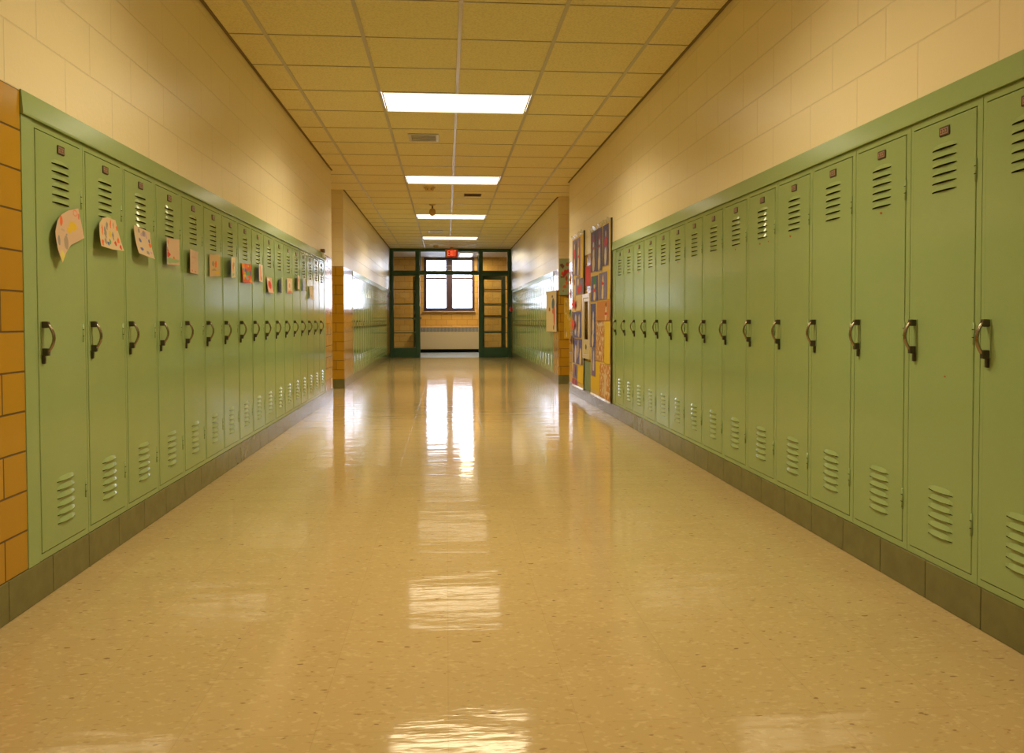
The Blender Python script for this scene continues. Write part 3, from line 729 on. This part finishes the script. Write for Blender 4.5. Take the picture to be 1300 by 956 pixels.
# ------------------------------------------------------------------ ceiling fittings
names = ['fourth and farthest lit ceiling panel in view, closest to the green doors', 'lit ceiling panel partly hidden by the round hanging globe', 'second nearest lit ceiling panel in view, just before the pillars', 'largest and nearest lit ceiling panel in view, above the lockers', 'lit ceiling panel out of view, directly above the nearest lockers', 'lit ceiling panel out of view, closest to the blank end wall']
POWER, LCOL = {20: 28., 14: 26., 8: 21., 2: 24., -4: 10.5, -10: 15.}, (1., .84, .50)
proto_light = None
for r, lab in zip(LIGHT_ROWS, names):
    cx, cy = COL0+T, row_y(r)+T/2
    root = empty('ceiling_light', (cx, cy, HC)) if proto_light is None else copy_tree(proto_light)
    if proto_light is None:
        proto_light = root; w, d = T-.014, T/2-.010
        b = MB()
        for (x0, x1, y0, y1) in ((-w, w, -d, -d+.012), (-w, w, d-.012, d), (-w, -w+.012, -d+.012, d-.012), (w-.012, w, -d+.012, d-.012)):
            b.box(x0, x1, y0, y1, -.004, .03, M['frame_white'], .001)
        b.box(-w, w, -d, d, .09, .1, M['frame_white'])
        b.build('frame', root)
        b = MB(); b.box(-w+.012, w-.012, -d+.012, d-.012, .002, .008, M['diff']); b.build('diffuser', root)
    root.location = (cx, cy, HC)
    tag(root, lab, 'ceiling light', 'fluorescent panels down the corridor')
    ld = bpy.data.lights.new('fluorescent_tubes', 'AREA'); ld.shape = 'RECTANGLE'; ld.size = 1.14; ld.size_y = .54
    ld.energy = POWER[r]; ld.color = LCOL; ld.spread = math.radians(144)
    lo = bpy.data.objects.new('fluorescent_tubes', ld); COL.objects.link(lo); lo.parent = root; lo.location = (0, 0, -.006)

# supply grille
def grille(cx, cy, w, d, label, dark=False, z=HC):
    root = empty('ceiling_vent', (cx, cy, z)); tag(root, label, 'vent', 'vents in the ceiling')
    b = MB(); fm = M['brown'] if dark else M['grey_metal']; t = .03 if not dark else .012
    for (x0, x1, y0, y1) in ((-w, w, -d, -d+t), (-w, w, d-t, d), (-w, -w+t, -d+t, d-t), (w-t, w, -d+t, d-t)):
        b.box(x0, x1, y0, y1, -.010, -.001, fm, .002)
    b.build('frame', root)
    b = MB(); b.box(-w+t, w-t, -d+t, d-t, -.003, -.001, M['dark'] if dark else M['vent_dark'])
    k = 5 if not dark else 2
    for i in range(k):
        yy = -d+t+(2*d-2*t)*(i+.5)/k
        b.box(-w+t, w-t, yy-.006, yy+.004, -.008, -.0025, fm)
    b.build('slats', root)
grille(-.215, 7.97, .148, .155, 'pale louvred vent in the ceiling, behind the nearest light panel')
grille(.383, 11.56, .125, .10, 'small dark brown slot vent in the ceiling', True)
grille(-.21, 16.35, .155, .15, 'pale distant vent before the farthest light panel')
# smoke detectors
def detector(cx, cy, label, r=.065):
    root = empty('smoke_detector', (cx, cy, HC)); tag(root, label, 'smoke detector', 'smoke detectors on the ceiling')
    b = MB(); b.lathe([(r, -.001), (r, -.012), (r*.9, -.018)], (0, 0, 0), M['beige']); b.build('base', root)
    b = MB(); b.lathe([(r*.75, -.0185), (r*.78, -.030), (r*.62, -.050), (r*.3, -.058)], (0, 0, 0), M['beige']); b.build('sensor_head', root)
    b = MB(); b.box(-.03, -.018, -r*.80, -r*.70, -.04, -.03, M['dark']); b.box(.018, .03, -r*.80, -r*.70, -.04, -.03, M['dark']); b.build('sensor_slot', root)
detector(-.222, 10.95, 'beige smoke detector just behind the second light panel', .08)
detector(-.244, 19.45, 'beige smoke detector nearest the green door screen', .07)
root = empty('hanging_globe', (-.21, 12.55, HC)); tag(root, 'beige round globe hanging from the ceiling in front of a light panel', 'ceiling globe')
b = MB(); b.lathe([(.05, -.001), (.05, -.010), (.02, -.022)], (0, 0, 0), M['beige']); b.build('canopy', root)
b = MB(); b.lathe([(.012, -.0225), (.012, -.062)], (0, 0, 0), M['brown']); b.build('stem', root)
b = MB(); b.lathe([(.05*math.sin(math.pi*t/14)+.002, -.062-.06*(1-math.cos(math.pi*t/14))) for t in range(15)], (0, 0, 0), simple('globe_paint', (.55, .38, .14), .4)); b.build('globe', root)

# small strobe above the last drawings-row locker
root = empty('alarm_strobe', (XL, 8.95, 1.62)); tag(root, 'small brown and white alarm strobe above the far end of the drawings row', 'alarm')
b = MB(); b.box(.018, .040, -.03, .03, .012, .070, M['white_paint'], .004); b.build('strobe_lens', root)
b = MB(); b.box(.017, .044, -.035, .035, .072, .11, M['brown'], .004); b.box(.001, .0165, -.035, .035, .078, .11, M['brown'], .003); b.build('housing', root)

# ------------------------------------------------------------------ green steel screen with two open doors
SG = M['steel_green']; JX0, JX1, JX2, JX3 = XLF+.003, -.71, .862, XRF-.003
b = MB()
for (x0, x1) in ((JX0, JX0+.068), (JX1-.04, JX1+.045), (JX2-.045, JX2+.04), (JX3-.07, JX3)):
    b.box(x0, x1, YF-.05, YF+.05, 0, HC-.002, SG, .004)
for (x0, x1) in ((JX0+.068, JX1-.04), (JX1+.045, JX2-.045), (JX2+.04, JX3-.07)):
    b.box(x0, x1, YF-.05, YF+.05, 2.09, 2.17, SG, .004)
    b.box(x0, x1, YF-.05, YF+.05, HC-.055, HC-.002, SG, .004)
struct(b.build('trim_17'))
def light_(name, x0, x1, z0, z1, bars, kick=0.):
    root = empty(name, ((x0+x1)/2, YF, z0)); struct(root)
    w = (x1-x0)/2-.001; h = z1-z0
    b = MB()
    if kick: b.box(-w, w, -.03, .03, 0, kick, SG, .003)
    for (xa, xb, za, zb) in ((-w, -w+.022, kick, h), (w-.022, w, kick, h), (-w+.022, w-.022, h-.02, h), (-w+.022, w-.022, kick, kick+.022)):
        b.box(xa, xb, -.02, .02, za, zb, SG, .002)
    for z in bars: b.box(-w+.022, w-.022, -.014, .014, z-z0-.012, z-z0+.012, SG, .002)
    b.build('window_frame', root)
    b = MB(); b.box(-w+.02, w-.02, -.003, .003, kick+.01, h-.01, M['glass']); b.build('pane', root)
light_('window_2', JX0+.069, JX1-.041, .004, 2.088, (1.726, 1.353, 1.001, .627), .225)
light_('window_3', JX2+.041, JX3-.071, .004, 2.088, (1.726, 1.353, 1.001, .627), .225)
light_('window_4', JX0+.069, JX1-.041, 2.172, HC-.057, ())
light_('window_5', JX1+.046, JX2-.046, 2.172, HC-.057, ())
light_('window_6', JX2+.041, JX3-.071, 2.172, HC-.057, ())
def leaf(name, hx, hy, ang, flip, bars, push):
    """door leaf hinged at (hx, hy); local +x runs from hinge to latch"""
    root = empty(name, (hx, hy, .008), ang); struct(root)
    W, H = .745, 2.075; st = .105
    b = MB()
    for (xa, xb, za, zb) in ((0, st, 0, H), (W-st, W, 0, H), (st, W-st, H-.10, H), (st, W-st, 0, .24)):
        b.box(xa, xb, -.0225, .0225, za, zb, SG, .003)
    b.build('door_frame', root)
    b = MB()
    for z in bars: b.box(st, W-st, -.014, .014, z-.012, z+.012, SG, .002)
    b.build('muntins', root)
    b = MB(); b.box(st-.004, W-st+.004, -.003, .003, .236, H-.096, M['glass']); b.build('pane', root)
    for s in (-1, 1):
        b = MB(); b.box(.06, W-.05, s*.055-.012, s*.055+.012, push-.022, push+.022, M['steel_dark'], .006)
        b.box(.06, .085, min(s*.0226, s*.05), max(s*.0226, s*.05), push-.02, push+.02, M['steel_dark']); b.box(W-.08, W-.05, min(s*.0226, s*.05), max(s*.0226, s*.05), push-.02, push+.02, M['steel_dark'])
        b.build('push_bar', root)
leaf('door_1', JX1+.028, YF+.08, math.radians(103), False, (1.70, 1.34, .62), .99)
leaf('door_2', JX2-.0, YF+.08, math.radians(28), True, (1.68, 1.32, .64), 1.04)

# ------------------------------------------------------------------ lobby behind the screen
HL = 2.80
LX0, LX1 = -2.3, 2.5
wx0, wx1, wz0, wz1 = -.655, .830, 1.21, HL-.012
b = MB()
b.box(LX0, wx0, YB, YB+.3, 0, HL, M['tile_b']); b.box(wx1, LX1, YB, YB+.3, 0, HL, M['tile_b'])
b.box(wx0, wx1, YB, YB+.3, 0, wz0, M['tile_b']); b.box(wx0, wx1, YB, YB+.3, wz1, HL, M['tile_b'])
struct(b.build('wall_back'))
b = MB(); b.box(LX0-.1, LX0, YF+.1, YB+.3, 0, HL, M['tile_y']); struct(b.build('wall_lobby_left'))
b = MB(); b.box(LX1, LX1+.1, YF+.1, YB+.3, 0, HL, M['tile_y']); struct(b.build('wall_lobby_right'))
b = MB(); b.box(LX0-.1, XLF-WD, YF, YF+.1, 0, HL, M['tile_x']); b.box(XRF+WD, LX1+.1, YF, YF+.1, 0, HL, M['tile_x']); struct(b.build('wall_lobby_front'))
b = MB(); b.box(LX0-.1, LX1+.1, YF+.052, YB+.3, HL, HL+.04, M['lobby_wall']); b.box(LX0-.1, LX1+.1, YF+.052, YF+.10, HC+.001, HL, M['lobby_wall']); struct(b.build('ceiling_lobby'))
# window
root = empty('window_1', ((wx0+wx1)/2, YB+.05, wz0)); struct(root)
w = (wx1-wx0)/2-.001; h = wz1-wz0-.002; WF = M['window_frame']
b = MB()
b.box(-w, w, -.09, .06, 0, .07, WF, .004); b.box(-w, w, -.06, .06, h-.06, h, WF, .004)
b.box(-w, -w+.058, -.06, .06, .07, h-.06, WF, .004); b.box(w-.058, w, -.06, .06, .07, h-.06, WF, .004)
b.box(-.082, .082, -.06, .06, .07, h-.06, WF, .004)
b.build('window_frame', root)
for s in (-1, 1):
    x0, x1 = sorted((s*.083, s*(w-.059)))
    b = MB(); zm = .965
    for (xa, xb, za, zb) in ((x0, x0+.02, .071, h-.061), (x1-.02, x1, .071, h-.061), (x0+.02, x1-.02, .071, .09), (x0+.02, x1-.02, h-.08, h-.061), (x0+.02, x1-.02, zm-.026, zm+.026)):
        b.box(xa, xb, -.03, .03, za, zb, WF, .003)
    sash = b.build('sash', root)
    b = MB(); b.box(x0+.018, x1-.018, -.003, .003, .088, zm, M['glass']); b.build('pane', sash)
    b = MB(); b.box(x0+.018, x1-.018, -.003, .003, zm, h-.078, M['glass']); b.build('pane', sash)
    b = MB(); b.box(s*.03-.015, s*.03+.015, -.10, -.0605, 1.16, 1.20, M['white_paint'], .004); b.build('window_latch', sash)
b = MB(); b.box(-w-.015, w+.015, -.12, -.0505, -.022, 0, simple('stone_sill', (.55, .45, .33), .5), .004); b.build('window_sill', root)
# convector
root = empty('radiator', (.075, YB-.12, 0)); tag(root, 'cream convector radiator under the lobby window', 'radiator')
b = MB(); b.box(-.95, .95, -.10, .118, .10, .60, M['radiator'], .006); b.box(-.95, .95, -.10, .118, .735, .755, M['radiator'], .004); b.box(-.95, .95, -.06, .118, .60, .735, M['steel_dark']); b.build('cabinet', root)
b = MB(); n = 64
for i in range(n+1):
    x = -.945+1.89*i/n; b.box(x-.007, x+.007, -.098, -.0605, .601, .734, M['grey_metal'])
b.build('grille', root)
b = MB(); b.box(-.94, .94, -.06, .10, .002, .099, M['dark']); b.build('toe_gap_shade', root)  # near-black box painted as the shade in the toe gap
# lobby light
root = empty('ceiling_light', (.56, 22.55, HL)); tag(root, 'small lit panel in the lobby ceiling behind the exit sign', 'ceiling light')
b = MB()
for (x0, x1, y0, y1) in ((-.19, .19, -.62, -.6), (-.19, .19, .6, .62), (-.19, -.17, -.6, .6), (.17, .19, -.6, .6)): b.box(x0, x1, y0, y1, -.03, -.001, M['frame_white'], .002)
b.build('frame', root)
b = MB(); b.box(-.17, .17, -.6, .6, -.026, -.012, M['diff_l']); b.build('diffuser', root)
ld = bpy.data.lights.new('lobby_tube', 'AREA'); ld.shape = 'RECTANGLE'; ld.size = .32; ld.size_y = 1.15; ld.energy = 65; ld.color = (1, .8, .5)
lo = bpy.data.objects.new('lobby_tube', ld); COL.objects.link(lo); lo.parent = root; lo.location = (0, 0, -.034)

# exit sign
root = empty('exit_sign', (.137, 19.9, HC)); tag(root, 'red EXIT sign hanging from the ceiling before the green screen', 'sign')
b = MB(); b.box(-.16, .16, -.03, .03, -.245, -.05, M['exit_box'], .004); b.build('housing', root)
b = MB(); b.box(-.045, .045, -.03, .03, -.05, -.001, M['exit_box'], .003); b.build('mount', root)
b = MB(); b.box(-.115, .125, -.034, -.0305, -.235, -.06, M['exit_face'], .001); face = b.build('sign_face', root)
b = MB(); ym0, ym1 = -.038, -.0345; zb_, zt_ = -.215, -.08; t = .013
def bar(x0, z0, x1, z1):
    d = Vector((x1-x0, 0, z1-z0)).normalized(); nrm = Vector((-d.z, 0, d.x))*t/2
    P = [Vector((x0, 0, z0))-nrm, Vector((x1, 0, z1))-nrm, Vector((x1, 0, z1))+nrm, Vector((x0, 0, z0))+nrm]
    b.prism([(p.x, p.z) for p in P], 'y', ym0, ym1, M['exit_letter'])
bar(-.095, zb_, -.095, zt_)
for z in (zb_+t/2, (zb_+zt_)/2, zt_-t/2): bar(-.0885, z, -.055, z)
bar(-.04, zb_, .008, zt_); bar(.008, zb_, -.04, zt_)
bar(.030, zb_, .030, zt_)
bar(.052, zt_-t/2, .108, zt_-t/2); bar(.080, zb_, .080, zt_-t)
b.build('lettering', face)
# fire alarm pull and small box beside the screen
root = empty('fire_alarm_pull', (XRF, 20.08, 1.16)); tag(root, 'red fire alarm pull station beside the green screen', 'fire alarm')
b = MB(); b.box(-.05, -.001, -.05, .05, 0, .115, M['red'], .005); b.build('housing', root)
b = MB(); b.box(-.06, -.0505, -.038, .038, .03, .05, M['white_paint'], .002); b.build('pull_handle', root)
root = empty('switch_box', (XLF, 19.6, 1.49)); tag(root, 'small dark switch box on the yellow tile beside the green screen', 'switch')
b = MB(); b.box(.001, .03, -.035, .035, 0, .075, M['steel_dark'], .003); b.build('cover_plate', root)
b = MB(); b.box(.0305, .042, -.008, .008, .026, .048, M['dark'], .002); b.build('toggle', root)

# pale building across the yard, seen through the window
root = empty('building', (0, 62, 0)); tag(root, 'washed-out low building outside, seen through the lobby window', 'building')
b = MB(); b.box(-16, 16, 0, 8, -1, 1.75, M['snow_roof']); b.build('facade', root)
b = MB(); b.box(-16.2, 16.2, -.2, 8.2, 1.76, 1.90, M['blue_line']); b.build('roof_edge', root)
b = MB(); b.box(-60, 60, YB+.4, 70, -1.2, -1.05, M['snow_roof']); struct(b.build('ground_outside'))

# ------------------------------------------------------------------ daylight
wd = bpy.data.worlds.new('overcast_sky'); sc.world = wd; wd.use_nodes = True
wd.node_tree.nodes['Background'].inputs[0].default_value = (.79, .82, 1., 1)
wd.node_tree.nodes['Background'].inputs[1].default_value = 12.
pl = bpy.data.lights.new('window_portal', 'AREA'); pl.shape = 'RECTANGLE'; pl.size = wx1-wx0; pl.size_y = wz1-wz0
pl.cycles.is_portal = True
po = bpy.data.objects.new('window_portal', pl); COL.objects.link(po)
po.location = ((wx0+wx1)/2, YB+.2, (wz0+wz1)/2); po.rotation_euler = (-HALF, 0, 0)

# ------------------------------------------------------------------ camera
F, YAW, PITCH, ROLL, CH = 1013.71, .0818, .0268, -.0024, .9447
cy_, sy_, cp, sp = math.cos(YAW), math.sin(YAW), math.cos(PITCH), math.sin(PITCH)
right = Vector((cy_, -sy_, 0)); fwd = Vector((cp*sy_, cp*cy_, -sp)); up = Vector((sp*sy_, sp*cy_, cp))
cr_, sr_ = math.cos(ROLL), math.sin(ROLL)
r2 = right*cr_+up*sr_; u2 = up*cr_-right*sr_
cam = bpy.data.cameras.new('camera'); co = bpy.data.objects.new('camera', cam); COL.objects.link(co)
mt = Matrix((( r2.x, u2.x, -fwd.x, 0), (r2.y, u2.y, -fwd.y, 0), (r2.z, u2.z, -fwd.z, CH), (0, 0, 0, 1)))
co.matrix_world = mt
cam.sensor_fit = 'HORIZONTAL'; cam.sensor_width = 36; cam.lens = F/1300*36
cam.shift_y = -(478-433.5)/1300; cam.clip_start = .05
sc.camera = co

vs = sc.view_settings
sc.display_settings.display_device = 'sRGB'
vs.view_transform = 'Standard'; vs.look = 'None'; vs.gamma = 1; vs.exposure = 0; vs.use_curve_mapping = False
cy = sc.cycles
cy.max_bounces = 10; cy.diffuse_bounces = 6; cy.glossy_bounces = 5; cy.transparent_max_bounces = 16; cy.sample_clamp_indirect = 6
cy.caustics_reflective = False; cy.caustics_refractive = False
